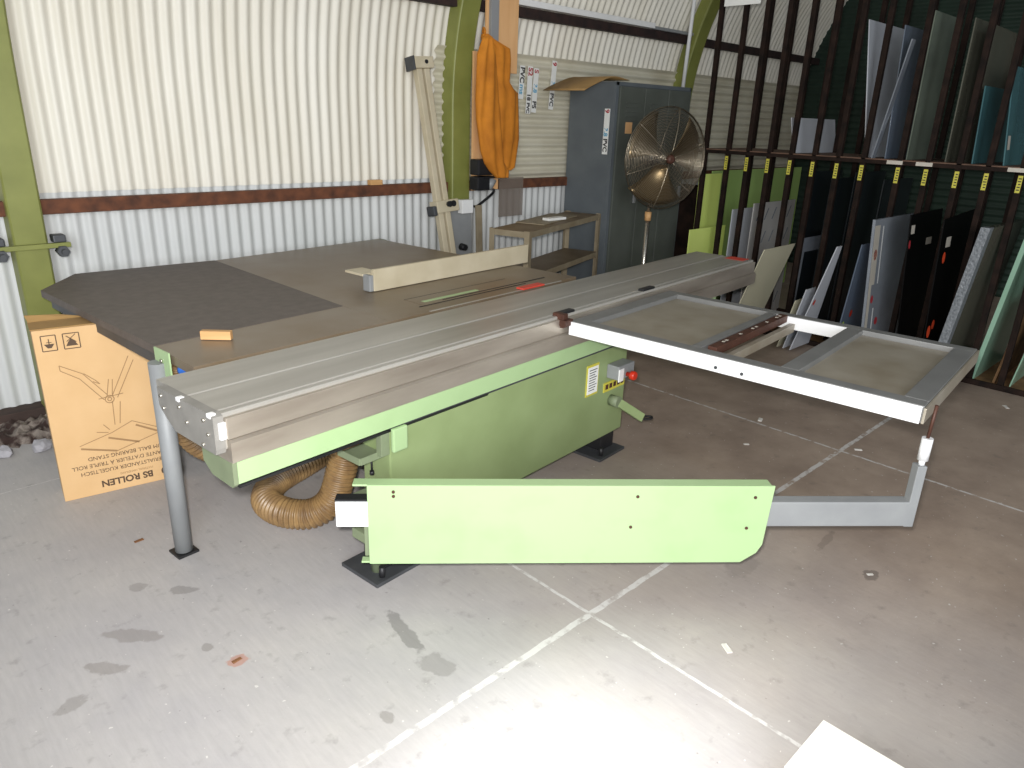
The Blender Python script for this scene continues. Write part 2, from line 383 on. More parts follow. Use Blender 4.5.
# girts
bm = bmesh.new()
for a, b_2 in ((-1.5, .78), (.92, 3.69), (3.83, 9.4)):
    box(bm, (a, 4.50, 1.14), (b_2, 4.555, 1.215), .004)
struct('trim_5', bm, 'rust')
bm = bmesh.new(); box(bm, (-1.5, 4.40, 2.415), (9.4, 4.46, 2.487), .004); struct('trim_6', bm, 'rustbeam')
bm = bmesh.new(); box(bm, (3.9, 4.36, 2.49), (5.95, 4.41, 2.535), .006); struct('trim_7', bm, 'white')
bm = bmesh.new(); box(bm, (5.95, 4.38, 2.488), (6.6, 4.41, 2.515), .004); struct('trim_8', bm, 'steel')
bm = bmesh.new(); cyl(bm, (6.45, 4.34, 1.99), (6.45, 4.30, 3.1), .018, n=12); struct('trim_9', bm, 'white')
# clamp bolted round the near arch
t = thing('pipe_clamp', 'olive painted plate clamp bolted across the near left steel arch', 'clamp', (.85, 4.44, .99))
B('clamp_plate', (-.24, -.03, -.012), (.17, .0, .012), 'arch', t)
for sx in (-.15, .125):
    B('bolt_block', (sx - .03, -.015, .012), (sx + .03, .06, .05), 'steel_d', t, .006)
    bm = bmesh.new(); cyl(bm, (sx, -.06, -.03), (sx, -.0, -.03), .03, n=6); cyl(bm, (sx, -.085, -.03), (sx, -.06, -.03), .014, n=12); obj('bolt', bm, 'steel_d', t)

# ------------------------------------------------------------------ panel saw (own frame: u along the table, v across)
SA = math.atan2(.096, .995)
saw = thing('panel_saw', 'long green sliding table panel saw with dark side table and swing arm', 'table saw', (.751, 2.006, 0), SA)
# sliding table beam
bm = bmesh.new()
prof = [(.0, .845), (.004, .85), (.022, .85), (.026, .846), (.034, .846), (.038, .85), (.196, .85), (.2, .846), (.212, .846), (.216, .85), (.39, .85), (.42, .85), (.42, .79), (.3, .735), (.0, .735)]
prism(bm, prof, 0, .028, 3.84)
slide = obj('sliding_table', bm, 'alu', saw)
bm = bmesh.new(); prism(bm, [(-.004, .742), (-.004, .846), (.02, .853), (.20, .852), (.345, .852), (.345, .79), (.30, .755), (.25, .725), (.0, .725)], 0, -.004, .028)
ec = obj('end_casting', bm, 'endcap', slide, 'dark grey end casting')
many('screw', [lambda bm, v=v, z=z: cyl(bm, (-.010, v, z - .006), (.0, v, z - .006), .006, n=10) for v, z in ((.32, .835), (.2, .83), (.05, .83), (.31, .795), (.16, .79), (.03, .79), (.07, .745))], 'chrome', slide)
B('groove_cap', (-.008, .195, .840), (.014, .216, .855), 'alu_w', slide, .004)
B('groove_cap', (-.008, .006, .840), (.014, .028, .855), 'alu_w', slide, .004)
B('table_edge_profile', (.03, -.016, .768), (3.84, .0, .838), 'alu_side', slide, .003, 'tan aluminium strip along the front edge')
B('profile_end_cap', (.01, -.014, .772), (.03, .0, .826), 'alu_w', slide, .002)
B('red_tape', (3.74, .03, .8512), (3.84, .16, .8525), 'redtape', slide, 0, 'red tape at the far end')
for a, b_2 in ((1.70, 1.80), (2.42, 2.54)):
    B('clamp_strip', (a, .0, .85), (b_2, .035, .862), 'blackm', slide, .003)
bm = bmesh.new(); box(bm, (1.665, -.035, .80), (1.70, .03, .865), .005); box(bm, (1.66, -.05, .81), (1.72, -.01, .84), .004)
obj('table_catch', bm, 'brownbar', slide)
bm = bmesh.new(); prism(bm, [(-.0, .69), (-.022, .692), (-.022, .758), (-.012, .765), (.1, .765), (.1, .69)], 0, .034, 3.86)
rail = obj('guide_rail', bm, 'alu_side', saw, 'tan aluminium guide rail')
# green carrier beam under it
bm = bmesh.new(); prism(bm, [(-.012, .612), (-.012, .692), (.10, .715), (.16, .70), (.16, .64), (.12, .605), (.0, .605)], 0, .052, 3.30)
carrier = obj('carrier_beam', bm, 'green_hi', saw)
bm = bmesh.new(); prism(bm, [(-.012, .612), (-.012, .69), (.0, .715), (.11, .722), (.17, .705), (.17, .64), (.12, .605), (.0, .60)], 0, .036, .0515)
obj('beam_end_plate', bm, 'green_d', carrier)
bm = bmesh.new(); prism(bm, [(-.008, .604), (.1, .604), (.1, .59), (.0, .59)], 0, .06, 1.2); obj('beam_seal', bm, 'blackm', carrier)
# cabinet
bm = bmesh.new(); box(bm, (.66, .0, .1), (2.31, .16, .604), .006)
cab = obj('cabinet', bm, 'green', saw)
B('top_trim', (.66, -.006, .600), (2.312, .02, .6105), 'steel_d', cab, .001)
bm = bmesh.new(); box(bm, (1.28, .162, .06), (2.2, .70, .79), .01); box(bm, (1.75, .70, .06), (2.2, 1.15, .79), .01); obj('machine_base', bm, 'green', saw)
for u in (.53, 2.03):
    bm = bmesh.new(); box(bm, (u, -.06, 0), (u + .24, .16, .016), .003); pad = obj('foot_pad', bm, 'steel_d', saw, 'dark steel foot plate')
    bm = bmesh.new(); box(bm, (u + .09, .0, .016), (u + .21, .13, .10), .004); cyl(bm, (u + .05, -.03, .016), (u + .05, -.03, .06), .012, n=10)
    obj('foot_post', bm, 'blackm', pad)
B('label_plate', (1.935, -.004, .378), (2.04, .0, .545), 'yellow', cab, .0, 'white notice with a yellow border')
B('notice', (1.943, -.006, .390), (2.032, -.003, .533), 'paper', cab, 0)
bm = bmesh.new()
for k in range(9): box(bm, (1.955, -.0072, .515 - k * .0135), (2.02 - (k % 3) * .008, -.006, .519 - k * .0135))
obj('notice_text', bm, 'steel_d', cab)
B('warning_label', (2.10, -.004, .36), (2.30, .0, .412), 'yellow', cab, 0, 'yellow warning strip under the switch')
bm = bmesh.new()
for k in range(5): box(bm, (2.115 + k * .037, -.0055, .374), (2.14 + k * .037, -.004, .40))
obj('warning_text', bm, 'brownbar', cab)
sw = B('switch_box', (2.12, -.075, .44), (2.27, .0, .515), 'steel', cab, .006)
sw.parent = cab
B('switch_cover', (2.12, -.078, .432), (2.165, -.072, .50), 'white', cab, .002)
bm = bmesh.new(); q = Matrix.Rotation(math.radians(90), 3, 'X'); lathe(bm, [(.013, 0), (.013, .02), (.024, .026), (.024, .045), (.019, .052)], q, (2.20, -.075, .46)); obj('stop_button', bm, 'red', cab, 'red mushroom stop button')
# crank handle
bm = bmesh.new(); box(bm, (2.16, -.03, .28), (2.2, -.01, .32), .004); hexa(bm, [(2.165, -.05, .285), (2.2, -.05, .315), (2.2, -.03, .315), (2.165, -.03, .285)][::1], [(2.27, -.15, .19), (2.30, -.15, .225), (2.30, -.13, .225), (2.27, -.13, .19)])
hd = obj('lock_lever', bm, 'green', saw)
bm = bmesh.new(); cyl(bm, (2.18, .0, .30), (2.18, -.055, .30), .03, n=18); obj('lever_boss', bm, 'green_d', hd)
bm = bmesh.new(); tube(bm, [(2.28, -.14, .20), (2.33, -.17, .195), (2.37, -.15, .19), (2.33, -.12, .195), (2.29, -.13, .205)], .006, 8); obj('lever_hook', bm, 'blackm', hd)
# tray bracket at the left end
bm = bmesh.new(); box(bm, (.545, .03, .488), (.66, .16, .494), .001); box(bm, (.545, .026, .484), (.66, .031, .512), .001); box(bm, (.540, .03, .484), (.546, .16, .512), .001); box(bm, (.62, .0, .50), (.66, .03, .60), .002)
br = obj('tray_bracket', bm, 'green_d', saw)
B('tray_hanger', (.655, -.03, .515), (.725, -.012, .61), 'green_hi', br, .006)
bm = bmesh.new(); cyl(bm, (.62, .06, .486), (.62, .06, .42), .004, n=8); cyl(bm, (.62, .06, .425), (.62, .06, .41), .009, n=10); obj('tray_pin', bm, 'blackm', br)
many('cable_clip', [lambda bm, k=k: box(bm, (.52 + k * .035, .05, .565), (.54 + k * .035, .075, .60), .003) for k in range(3)], 'blackm', br)
# main cast table and dark side table
def plate(name, pts, z0, z1, m, parent, label=None):
    bm = bmesh.new(); prism(bm, pts, 2, z0, z1); return obj(name, bm, m, parent, label)
mt = plate('main_table', [(1.06, .45), (2.46, .47), (2.44, 2.2), (1.186, 2.175), (1.073, .803)], .80, .85, 'castiron', saw)
plate('table_extension', [(.173, .452), (1.06, .452), (1.072, .802), (.188, .776)], .815, .8495, 'castiron', saw)
bt = plate('side_table_board', [(.188, .778), (1.072, .804), (1.185, 2.175), (.463, 2.28), (.205, 1.99)], .818, .851, 'board', saw, 'dark grey side table board')
plate('board_frame', [(.20, .79), (1.06, .82), (1.17, 2.16), (.48, 2.25), (.235, 1.97)], .765, .817, 'steel_d', saw)
plate('rear_rail', [(1.13, 2.17), (2.52, 2.205), (2.52, 2.28), (1.13, 2.24)], .76, .835, 'green_d', saw)
B('end_plate', (.166, .62, .755), (.172, .735, .862), 'green_hi', saw, .001, 'small light green end plate')
bm = bmesh.new(); cyl(bm, (.160, .68, .82), (.166, .68, .82), .007, n=10); obj('plate_screw', bm, 'chrome', saw)
# blade slot area
B('slot_strip', (1.3, .452, .8505), (2.3, .464, .852), 'alu', mt, 0)
B('throat_plate', (1.36, .55, .8502), (2.1, .70, .8515), 'castiron', mt, 0)
bm = bmesh.new(); box(bm, (1.32, .548, .8503), (2.1, .553, .8522)); box(bm, (1.36, .70, .8503), (2.1, .703, .8522)); obj('plate_edge', bm, 'blackm', mt)
B('green_strip', (1.40, .60, .8515), (1.78, .625, .853), 'green_hi', mt, 0)
B('blade_slot', (1.5, .575, .851), (2.3, .582, .853), 'blackm', mt, 0)
B('red_guard', (1.95, .44, .853), (2.13, .49, .862), 'redtape', mt, .003, 'red insert by the saw blade')
# leg
bm = bmesh.new(); cyl(bm, (.158, .70, .012), (.158, .70, .812), .034, n=24)
leg = obj('leg', bm, 'steel', saw)
bm = bmesh.new(); box(bm, (.115, .658, 0), (.20, .742, .010), .001); obj('leg_foot', bm, 'blackm', leg)
CY('leg', (2.38, 2.1, 0), (2.38, 2.1, .80), .032, 'steel', saw)
# rip fence
bm = bmesh.new(); box(bm, (1.36, .925, .853), (2.575, .945, .963), .002); box(bm, (1.36, .945, .853), (2.575, .99, .875), .002)
rf = obj('rip_fence', bm, 'fence', saw)
bm = bmesh.new(); box(bm, (1.335, .93, .852), (1.362, .985, .935), .006); obj('fence_clamp', bm, 'steel', rf)
bm = bmesh.new(); box(bm, (1.33, .98, .925), (1.44, 1.12, .937), .002); obj('fence_top_plate', bm, 'fence', rf)
bm = bmesh.new(); box(bm, (1.9, .99, .853), (2.10, 1.2, .872), .004); obj('fence_carriage', bm, 'fence', rf)
# hoses / plugs under the table edge
bm = bmesh.new(); tube(bm, [(.20, .60, .80), (.23, .52, .80), (.34, .54, .79)], .022, 12); obj('blue_plug', bm, 'blue', saw, 'blue plug')
bm = bmesh.new(); tube(bm, [(.215, .50, .79), (.30, .49, .79), (.42, .55, .785)], .024, 12); obj('green_plug', bm, 'teal', saw, 'teal plug')
# crosscut table
def cbar(bm, a, b_2, z0=.768, z1=.83, bev=.003): box(bm, (a[0], a[1], z0), (b_2[0], b_2[1], z1), bev)
bm = bmesh.new()
cbar(bm, (1.71, -1.52), (1.775, -.035)); cbar(bm, (2.585, -1.52), (2.645, -.035))
cbar(bm, (1.775, -1.52), (2.585, -1.44)); cbar(bm, (1.775, -.115), (2.585, -.035))
cbar(bm, (1.775, -1.07), (2.585, -1.0)); cbar(bm, (1.775, -.662), (2.585, -.62))
ct = obj('crosscut_table', bm, 'alu_frame', saw)
B('fence_strip', (1.704, -1.515, .766), (1.71, -.04, .828), 'alu_w', ct, .001, 'bright white aluminium face strip')
B('inner_strip', (2.579, -.998, .768), (2.585, -.665, .828), 'alu_w', ct, .001, 'bright white inner face')
B('infill_plate', (1.78, -.625, .795), (2.58, -.11, .808), 'rustplate', ct, .001, 'oil stained infill sheet beside the slide')
B('infill_plate', (1.78, -1.445, .795), (2.58, -1.065, .808), 'rustplate', ct, .001, 'grey infill sheet at the outer end')
sc_ = B('scale_bar', (1.80, -.722, .80), (2.575, -.682, .836), 'brownbar', ct, .002, 'brown steel stop bar')
many('bar_hole', [lambda bm, u=u: box(bm, (u, -.707, .8355), (u + .014, -.695, .8370)) for u in (1.9, 1.93, 2.07, 2.2, 2.24, 2.36, 2.48, 2.52)], 'tape', ct)
B('cross_rail', (1.78, -.765, .76), (2.57, -.738, .80), 'rustplate', ct, .002)
many('face_screw', [lambda bm, v=v: cyl(bm, (1.701, v, .785), (1.705, v, .785), .007, n=10) for v in (-.77, -.88)], 'steel_d', ct)
bm = bmesh.new(); box(bm, (1.70, -1.53, .77), (2.645, -1.521, .826), .002); obj('table_end_plate', bm, 'rustplate', ct)
# swing arm from pivot (.451,-.125) to (1.445,-1.162), then the telescopic tube to the post
pa = Vector((.451, -.125, 0)); pb = Vector((1.445, -1.162, 0)); d = (pb - pa); La = d.length; ang = math.atan2(d.y, d.x)
bm = bmesh.new()
# front plate with clipped corner
pts = [(0, .185), (La - .085, .185), (La - .03, .225), (La - .012, .26), (La, .5), (0, .5)]
prism(bm, pts, 1, -.006, 0)
box(bm, (-.05, 0, .493), (La - .01, .045, .5), .001)
box(bm, (-.03, 0, .185), (La - .1, .030, .192), .001)
arm = obj('swing_arm', bm, 'green_hi', saw, 'long light green front plate of the swing arm'); arm.location = pa; arm.rotation_euler = (0, 0, ang)
Lt = (Vector((1.8, -1.54, 0)) - pa).length
for nm, a, b_2, mm in (('arm_tube', -.115, .12, 'alu_w'), ('arm_tube', .12, Lt + .01, 'steel')):
    bm = bmesh.new(); box(bm, (a, .012, .325), (b_2, .062, .425), .004); obj(nm, bm, mm, arm)
B('tube_cap', (-.116, .014, .425), (.0, .06, .432), 'blackm', arm, .001)
B('pivot_block', (-.02, .02, .20), (.05, .09, .32), 'green_d', arm, .004)
bm = bmesh.new(); cyl(bm, (.60, .02, .016), (.60, .02, .40), .026, n=18); box(bm, (.50, -.06, .20), (.62, .04, .24), .004); box(bm, (.50, -.06, .34), (.62, .04, .38), .004); obj('pivot_pin', bm, 'green_d', saw)
many('arm_screw', [lambda bm, s_=s_, z=z: cyl(bm, (s_, -.009, z), (s_, -.006, z), .006, n=10) for s_, z in ((.09, .475), (.09, .458), (.945, .458), (.93, .335), (1.37, .455), (1.355, .33))], 'brownbar', arm)
bm = bmesh.new(); box(bm, (Lt + .003, .012, .322), (Lt + .038, .050, .57), .003); obj('support_post', bm, 'steel', arm)
bm = bmesh.new(); cyl(bm, (Lt + .024, .030, .59), (Lt + .024, .030, .675), .019, n=18); cyl(bm, (Lt + .024, .030, .57), (Lt + .024, .030, .59), .011, n=12); obj('adjuster_sleeve', bm, 'alu_w', arm)
bm = bmesh.new(); cyl(bm, (Lt + .024, .03, .675), (Lt + .028, .03, .80), .006, n=12); obj('adjuster_rod', bm, 'brownbar', arm)

# extraction hose: loops on the floor under the slide
def to_w(u, v, z):
    c, s = math.cos(SA), math.sin(SA); return (.751 + u * c - v * s, 2.006 + u * s + v * c, z)
bm = bmesh.new()
def ribs(s): return .062 + .005 * math.sin(2 * math.pi * s / .019)
hp = [(.80, .40, .56), (.77, .39, .44), (.73, .40, .28), (.69, .43, .13), (.62, .49, .066), (.55, .60, .062), (.56, .74, .062), (.68, .85, .066), (.86, .88, .085), (1.04, .90, .11)]
tube(bm, [to_w(*p) for p in hp], .05, 18, ribs, sub=60)
tag(obj('extraction_hose', bm, 'hose'), 'ribbed brown extraction hose looped on the floor under the sliding table', 'hose')
bm = bmesh.new(); hp = [(.37, 1.0, .74), (.352, 1.0, .55), (.35, 1.0, .42), (.385, 1.0, .32), (.47, 1.0, .235), (.60, 1.0, .16), (.78, 1.02, .10)]
tube(bm, [to_w(*p) for p in hp], .05, 18, lambda s: .045 + .004 * math.sin(2 * math.pi * s / .019), sub=60)
tag(obj('extraction_hose', bm, 'hose'), 'ribbed brown hose dropping from the table just right of the round leg', 'hose')
t = tag(B('wood_offcut', (-.058, -.014, 0), (.058, .014, .034), 'wood', None, .002), 'small light wood offcut lying on the dark side table', 'wood block')
t.location = to_w(.395, .70, .852); t.rotation_euler = (0, 0, math.radians(-42))

# ------------------------------------------------------------------ cardboard box
cb = thing('cardboard_box', 'tall printed cardboard box standing upside down under the side table', 'box', (.597, 3.462, 0), math.atan2(-.062, .418))
bm = bmesh.new(); Wb, Hb = .5, .80
box(bm, (0, 0, 0), (Wb, .14, Hb), .003)
obj('box_body', bm, 'card', cb)
bm = bmesh.new(); box(bm, (-.004, .01, Hb), (.26, .15, Hb + .004), .001); 
hexa(bm, [(0, .14, Hb), (.25, .14, Hb), (.25, .144, Hb), (0, .144, Hb)], [(-.01, .17, Hb + .03), (.12, .17, Hb + .02), (.12, .175, Hb + .02), (-.01, .175, Hb + .03)])
obj('box_flap', bm, 'card_d', cb, 'brown top flap')
def stroke(bm, pts, wd=.004):
    for (a, b), (c, d_) in zip(pts, pts[1:]):
        v = Vector((c - a, d_ - b)); 
        if v.length < 1e-6: continue
        nrm = Vector((-v.y, v.x)).normalized() * wd / 2
        q = [(a + nrm.x, b + nrm.y), (c + nrm.x, d_ + nrm.y), (c - nrm.x, d_ - nrm.y), (a - nrm.x, b - nrm.y)]
        bm.faces.new([bm.verts.new((x, -.0008, z)) for x, z in q])
bm = bmesh.new()
for l in ([(.075, .638), (.156, .588), (.236, .475)], [(.076, .614), (.142, .566), (.222, .452)], [(.075, .638), (.076, .614)], [(.343, .641), (.255, .465)], [(.361, .62), (.275, .454)],
          [(.251, .546), (.235, .469)], [(.266, .543), (.256, .471)], [(.252, .44), (.247, .326)], [(.283, .434), (.268, .328)], [(.095, .252), (.231, .291), (.317, .33), (.426, .273)],
          [(.239, .197), (.418, .248)], [(.201, .336), (.223, .306)], [(.17, .305), (.216, .294)], [(.16, .588), (.2, .55), (.215, .53), (.19, .545)], [(.2, .46), (.3, .47)]):
    stroke(bm, l, .0035)
for r in (.018, .008):
    stroke(bm, [(.243 + r * math.cos(t), .452 + r * math.sin(t)) for t in [k * math.pi / 6 for k in range(13)]], .004)
stroke(bm, [(.098, .239), (.239, .197)], .009); stroke(bm, [(.212, .269), (.335, .22)], .009); stroke(bm, [(.33, .307), (.424, .253)], .009)
obj('printed_drawing', bm, 'inkbrown', cb, 'line drawing of a roller stand')
bm = bmesh.new()
for (x0, x1, z0, z1) in ((.028, .082, .708, .775), (.108, .168, .708, .775)):
    stroke(bm, [(x0, z0), (x1, z0), (x1, z1), (x0, z1), (x0, z0)], .004)
stroke(bm, [(.055, .76), (.055, .735)], .004); 
bm.faces.new([bm.verts.new((x, -.001, z)) for x, z in ((.036, .738), (.074, .738), (.062, .72), (.048, .72))])
stroke(bm, [(.045, .745), (.065, .745)], .003)
bm.faces.new([bm.verts.new((x, -.001, z)) for x, z in ((.115, .72), (.16, .72), (.15, .738), (.135, .752), (.125, .738))])
stroke(bm, [(.12, .765), (.155, .735)], .004); stroke(bm, [(.12, .74), (.155, .77)], .003)
obj('printed_icon', bm, 'inkdark', cb, 'two square handling icons')
def up_text(s, size, x, z, m, bold=0.):
    o = text('printed_text', s, size, (x, -.0003, z), (-1, 0, 0), (0, 0, -1), m, cb, bold); return o
up_text('BS ROLLEN', .044, .372, .062, 'inkdark', .0014)
up_text('MATERIAL HANDLING', .014, .375, .085, 'inkbrown')
up_text('MATERIALSTÄNDER KUGELTISCH', .026, .47, .122, 'inkdark')
up_text('SERVANTE D\'ATELIER À TRIPLE ROLL', .026, .475, .156, 'inkdark')
up_text('PREMIUM BALL BEARING STAND', .026, .495, .19, 'inkdark')
bm = bmesh.new()
ring = []
for k in range(15):
    a = math.radians(-60 - 240 * k / 14); ring.append((.43 + .022 * math.cos(a), .048 + .022 * math.sin(a), .43 + .006 + .015 * math.cos(a), .048 + .015 * math.sin(a)))
for a, b in zip(ring, ring[1:]): bm.faces.new([bm.verts.new((x, -.001, z)) for x, z in ((a[0], a[1]), (b[0], b[1]), (b[2], b[3]), (a[2], a[3]))])
obj('printed_logo', bm, 'inkdark', cb)

# ------------------------------------------------------------------ rubble by the wall
for i, (x, y, r) in enumerate(((.655, 4.13, .05), (.50, 4.17, .045), (.40, 4.3, .05))):
    bm = bmesh.new(); bmesh.ops.create_icosphere(bm, subdivisions=2, radius=r)
    for v in bm.verts: v.co *= random.uniform(.75, 1.1); v.co.z = max(v.co.z, -r * .6) * .8
    mz = min(v.co.z for v in bm.verts)
    o = tag(obj('rubble_chunk', bm, 'stone'), ['pale rubble chunk on the floor right beside the cardboard box', 'grey rubble chunk at the left edge of the photo by the kerb', 'grey rubble chunk lying in the broken kerb'][i], 'rubble', 'rubble by the wall')
    o.location = (x, y, -mz)

# ------------------------------------------------------------------ leaning aluminium rail, plates
def frame_between(o, p0, p1, ref=(0, -1, 0)):
    p0, p1 = Vector(p0), Vector(p1); z = (p1 - p0).normalized(); y = -(Vector(ref) - z * z.dot(Vector(ref))).normalized(); x = y.cross(z)
    o.matrix_world = Matrix(((x.x, y.x, z.x, p0.x), (x.y, y.y, z.y, p0.y), (x.z, y.z, z.z, p0.z), (0, 0, 0, 1)))
pr_ = thing('aluminium_rail', 'long cream aluminium rail with end brackets leaning on the middle steel arch', 'rail')
frame_between(pr_, (3.47, 4.08, 0.0), (3.333, 4.40, 2.02))
bm = bmesh.new()
for a in (-.055, .009): box(bm, (a, -.03, 0), (a + .046, .02, 2.02), .006)
box(bm, (-.03, .0, 0), (.03, .02, 2.02))
obj('rail_profile', bm, 'fence', pr_)
B('rail_bracket', (-.075, -.05, 2.02), (.085, .03, 2.095), 'fence', pr_, .006)
B('bracket_side', (-.09, -.05, 2.01), (-.075, .05, 2.10), 'steel_d', pr_, .004)
bm = bmesh.new(); cyl(bm, (.02, -.054, 2.06), (.02, -.05, 2.06), .014, n=14); obj('bracket_hole', bm, 'black', pr_)
B('slide_bracket', (-.08, -.06, 1.045), (.12, .03, 1.13), 'fence', pr_, .006)
B('bracket_side', (-.115, -.055, 1.03), (-.08, .03, 1.10), 'steel_d', pr_, .01)
for a in (.02, .055):
    bm = bmesh.new(); cyl(bm, (a, -.085, 1.10), (a, -.06, 1.10), .022, .018, n=14); obj('bracket_knob', bm, 'black', pr_)
t = thing('steel_plate', 'grey steel plate with a round black knob leaning behind the rail', 'plate', (3.70, 4.30, 0), 0)
bm = bmesh.new(); box(bm, (-.13, .02, 0), (.09, .035, 1.03), .002, Matrix.Rotation(math.radians(-3), 3, 'X'), (0, 0, 0)); obj('plate_sheet', bm, 'steel', t)
bm = bmesh.new(); cyl(bm, (-.04, .03, .745), (-.04, -.02, .745), .028, .024, n=16); obj('knob', bm, 'black', t)
B('white_tag', (-.06, .0, 1.0), (.05, .052, 1.10), 'white', t, .003, 'white tag on top')
t = thing('timber_offcut', 'narrow pale timber strip leaning beside the grey steel plate', 'timber', (3.845, 4.28, 0))
bm = bmesh.new(); box(bm, (-.03, 0, 0), (.025, .02, 1.05), .002, Matrix.Rotation(math.radians(-3), 3, 'X'), (0, 0, 0)); obj('strip', bm, 'shelf', t)

# ------------------------------------------------------------------ back board, jacket, power box
t = thing('plywood_board', 'tall orange plywood board fixed beside the middle steel arch', 'board', (4.0, 4.36, 1.16))
bm = bmesh.new(); box(bm, (-.21, .0, 0), (.06, .018, .98), .002); box(bm, (-.12, -.03, .85), (.20, -.012, 1.6), .002)
obj('board_sheet', bm, 'ply', t)
bm = bmesh.new(); box(bm, (-.10, -.06, .9), (-.025, -.032, 1.6), .003); obj('cable_channel', bm, 'duct', t)
def drape(bm, rows, y0, n=28, folds=5, amp=.012, seed=0.):
    rings = []
    for k, (z, xl, xr, dp) in enumerate(rows):
        ring = []
        for j in range(n):
            a = 2 * math.pi * j / n; s = math.cos(a); f_ = math.sin(a)
            x = (xl + xr) / 2 + (xr - xl) / 2 * s
            yv = y0 - f_ * dp + amp * math.sin(folds * s * 2.2 + seed + k * .35) * (1 if f_ > 0 else .3)
            ring.append(bm.verts.new((x, yv, z)))
        rings.append(ring)
    for A, Bq in zip(rings, rings[1:]):
        for j in range(n):
            f = bm.faces.new((A[j], A[(j + 1) % n], Bq[(j + 1) % n], Bq[j])); f.smooth = True
    bm.faces.new(rings[0]); bm.faces.new(rings[-1][::-1])
def dens(rows, k=4):
    out = []
    for a, b in zip(rows, rows[1:]):
        for i in range(k):
            t_ = i / k; out.append(tuple(p * (1 - t_) + q * t_ for p, q in zip(a, b)))
    return out + [rows[-1]]
jk = thing('canvas_jacket', 'orange canvas jacket hanging from a hook on the plywood board', 'jacket', (3.965, 4.28, 1.31))
bm = bmesh.new()
drape(bm, dens([(.94, -.17, -.12, .02), (.92, -.17, -.09, .035), (.86, -.165, .09, .045), (.78, -.15, .105, .05), (.63, -.13, .105, .055), (.56, -.12, .20, .055), (.23, -.10, .21, .055), (.02, -.08, .175, .05), (-.0, -.04, .15, .03)]), 0.0, folds=4, amp=.014)
obj('jacket_body', bm, 'jacket', jk)
bm = bmesh.new()
drape(bm, dens([(.92, -.20, -.13, .02), (.80, -.255, -.09, .045), (.5, -.27, -.06, .05), (.37, -.26, -.04, .05), (.15, -.21, .0, .05), (.06, -.17, .03, .045), (.0, -.12, .07, .04), (-.05, -.06, .06, .03)]), -.055, folds=3, amp=.012, seed=1.3)
obj('jacket_sleeve', bm, 'jacket', jk)
bm = bmesh.new(); tube(bm, [(-.15, .02, .92), (-.16, -.02, .95), (-.15, .01, .98), (-.13, .035, .95)], .008, 8); obj('hanging_loop', bm, 'jacket', jk)
t = thing('power_outlet', 'black industrial power outlet box on the plywood board below the jacket', 'outlet', (3.82, 4.27, 1.17))
B('outlet_cover', (-.075, -.03, .11), (.07, .07, .225), 'black', t, .01)
B('outlet_base', (-.08, -.03, .0), (.045, .07, .10), 'black', t, .012)
B('outlet_lip', (-.02, -.045, .088), (.12, .05, .10), 'black', t, .004)
B('outlet_label', (.0, -.032, .20), (.05, -.03, .212), 'white', t, 0)
bm = bmesh.new(); cyl(bm, (.055, .0, .01), (.09, -.01, .08), .028, .032, n=16); obj('plug', bm, 'steel', t)
bm = bmesh.new(); tube(bm, [(3.93, 4.27, 1.17), (3.97, 4.33, 1.13), (3.92, 4.44, 1.03), (3.90, 4.52, .98), (3.90, 4.54, .6), (3.9, 4.54, .1)], .010, 8)
tag(obj('power_cable', bm, 'black'), 'black cable dropping from the outlet box behind the plywood board', 'cable')
t = tag(B('wood_scrap', (2.97, 4.505, 1.216), (3.07, 4.55, 1.25), 'wood', None, .003), 'small wood scrap resting on the rusty wall rail left of the leaning aluminium rail', 'wood scrap')
t = tag(B('clear_sheet', (4.13, 4.42, .93), (4.40, 4.424, 1.24), 'clear', None, 0), 'clear brown-tinted plastic sheet hanging at the rusty wall rail above the shelf', 'plastic sheet')
# sign strips
def strip(x, z, ln, parts, label, tilt, group='printed label strips on the cross sheeting', plane='wall'):
    o = thing('label_strip', label, 'label', (x, WY - .072, z), 0, group)
    if plane == 'locker': o.location = (5.02, x, z); o.rotation_euler = (0, 0, -math.pi / 2)
    o.rotation_euler.y = math.radians(tilt)
    B('strip_sheet', (-.028, -.003, 0), (.028, 0, ln), 'paper', o, 0)
    for s, m_, z0, sz, bold in parts:
        text('strip_text', s, sz, (-.02, -.0035, z0), (0, 0, -1), (1, 0, 0), m_, o, bold)
    return o
strip(4.44, 1.84, .25, [('PVC', 'ink', .24, .066, .002), ('ms', 'bluelt', .11, .066, .002)], 'label strip half hidden by the right edge of the jacket', 3)
strip(4.53, 1.73, .36, [('S2', 'redpr', .35, .066, .002), ('18', 'ink', .155, .055, .002), ('PVC', 'ink', .085, .045, .002)], 'label strip with red figures at its top, middle of the three beside the jacket', 2)
strip(4.595, 1.74, .34, [('S', 'redpr', .33, .062, .002), ('3.8', 'bluelt', .22, .055, .002), ('PS', 'ink', .09, .06, .002)], 'label strip with a light blue figure, right of the three beside the jacket', 3)
strip(4.80, 1.77, .38, [('9', 'redpr', .37, .06, .002), ('3.8', 'bluelt', .22, .055, .002), ('PVC', 'ink', .13, .058, .002)], 'single label strip partly behind the cardboard on the locker', 4)
strip(4.085, 1.43, .36, [('9', 'redpr', .355, .06, .002), ('3.8', 'bluelt', .21, .055, .002), ('PVC', 'ink', .125, .058, .002)], 'label strip stuck on the side of the blue grey locker', 0, plane='locker', group=None)

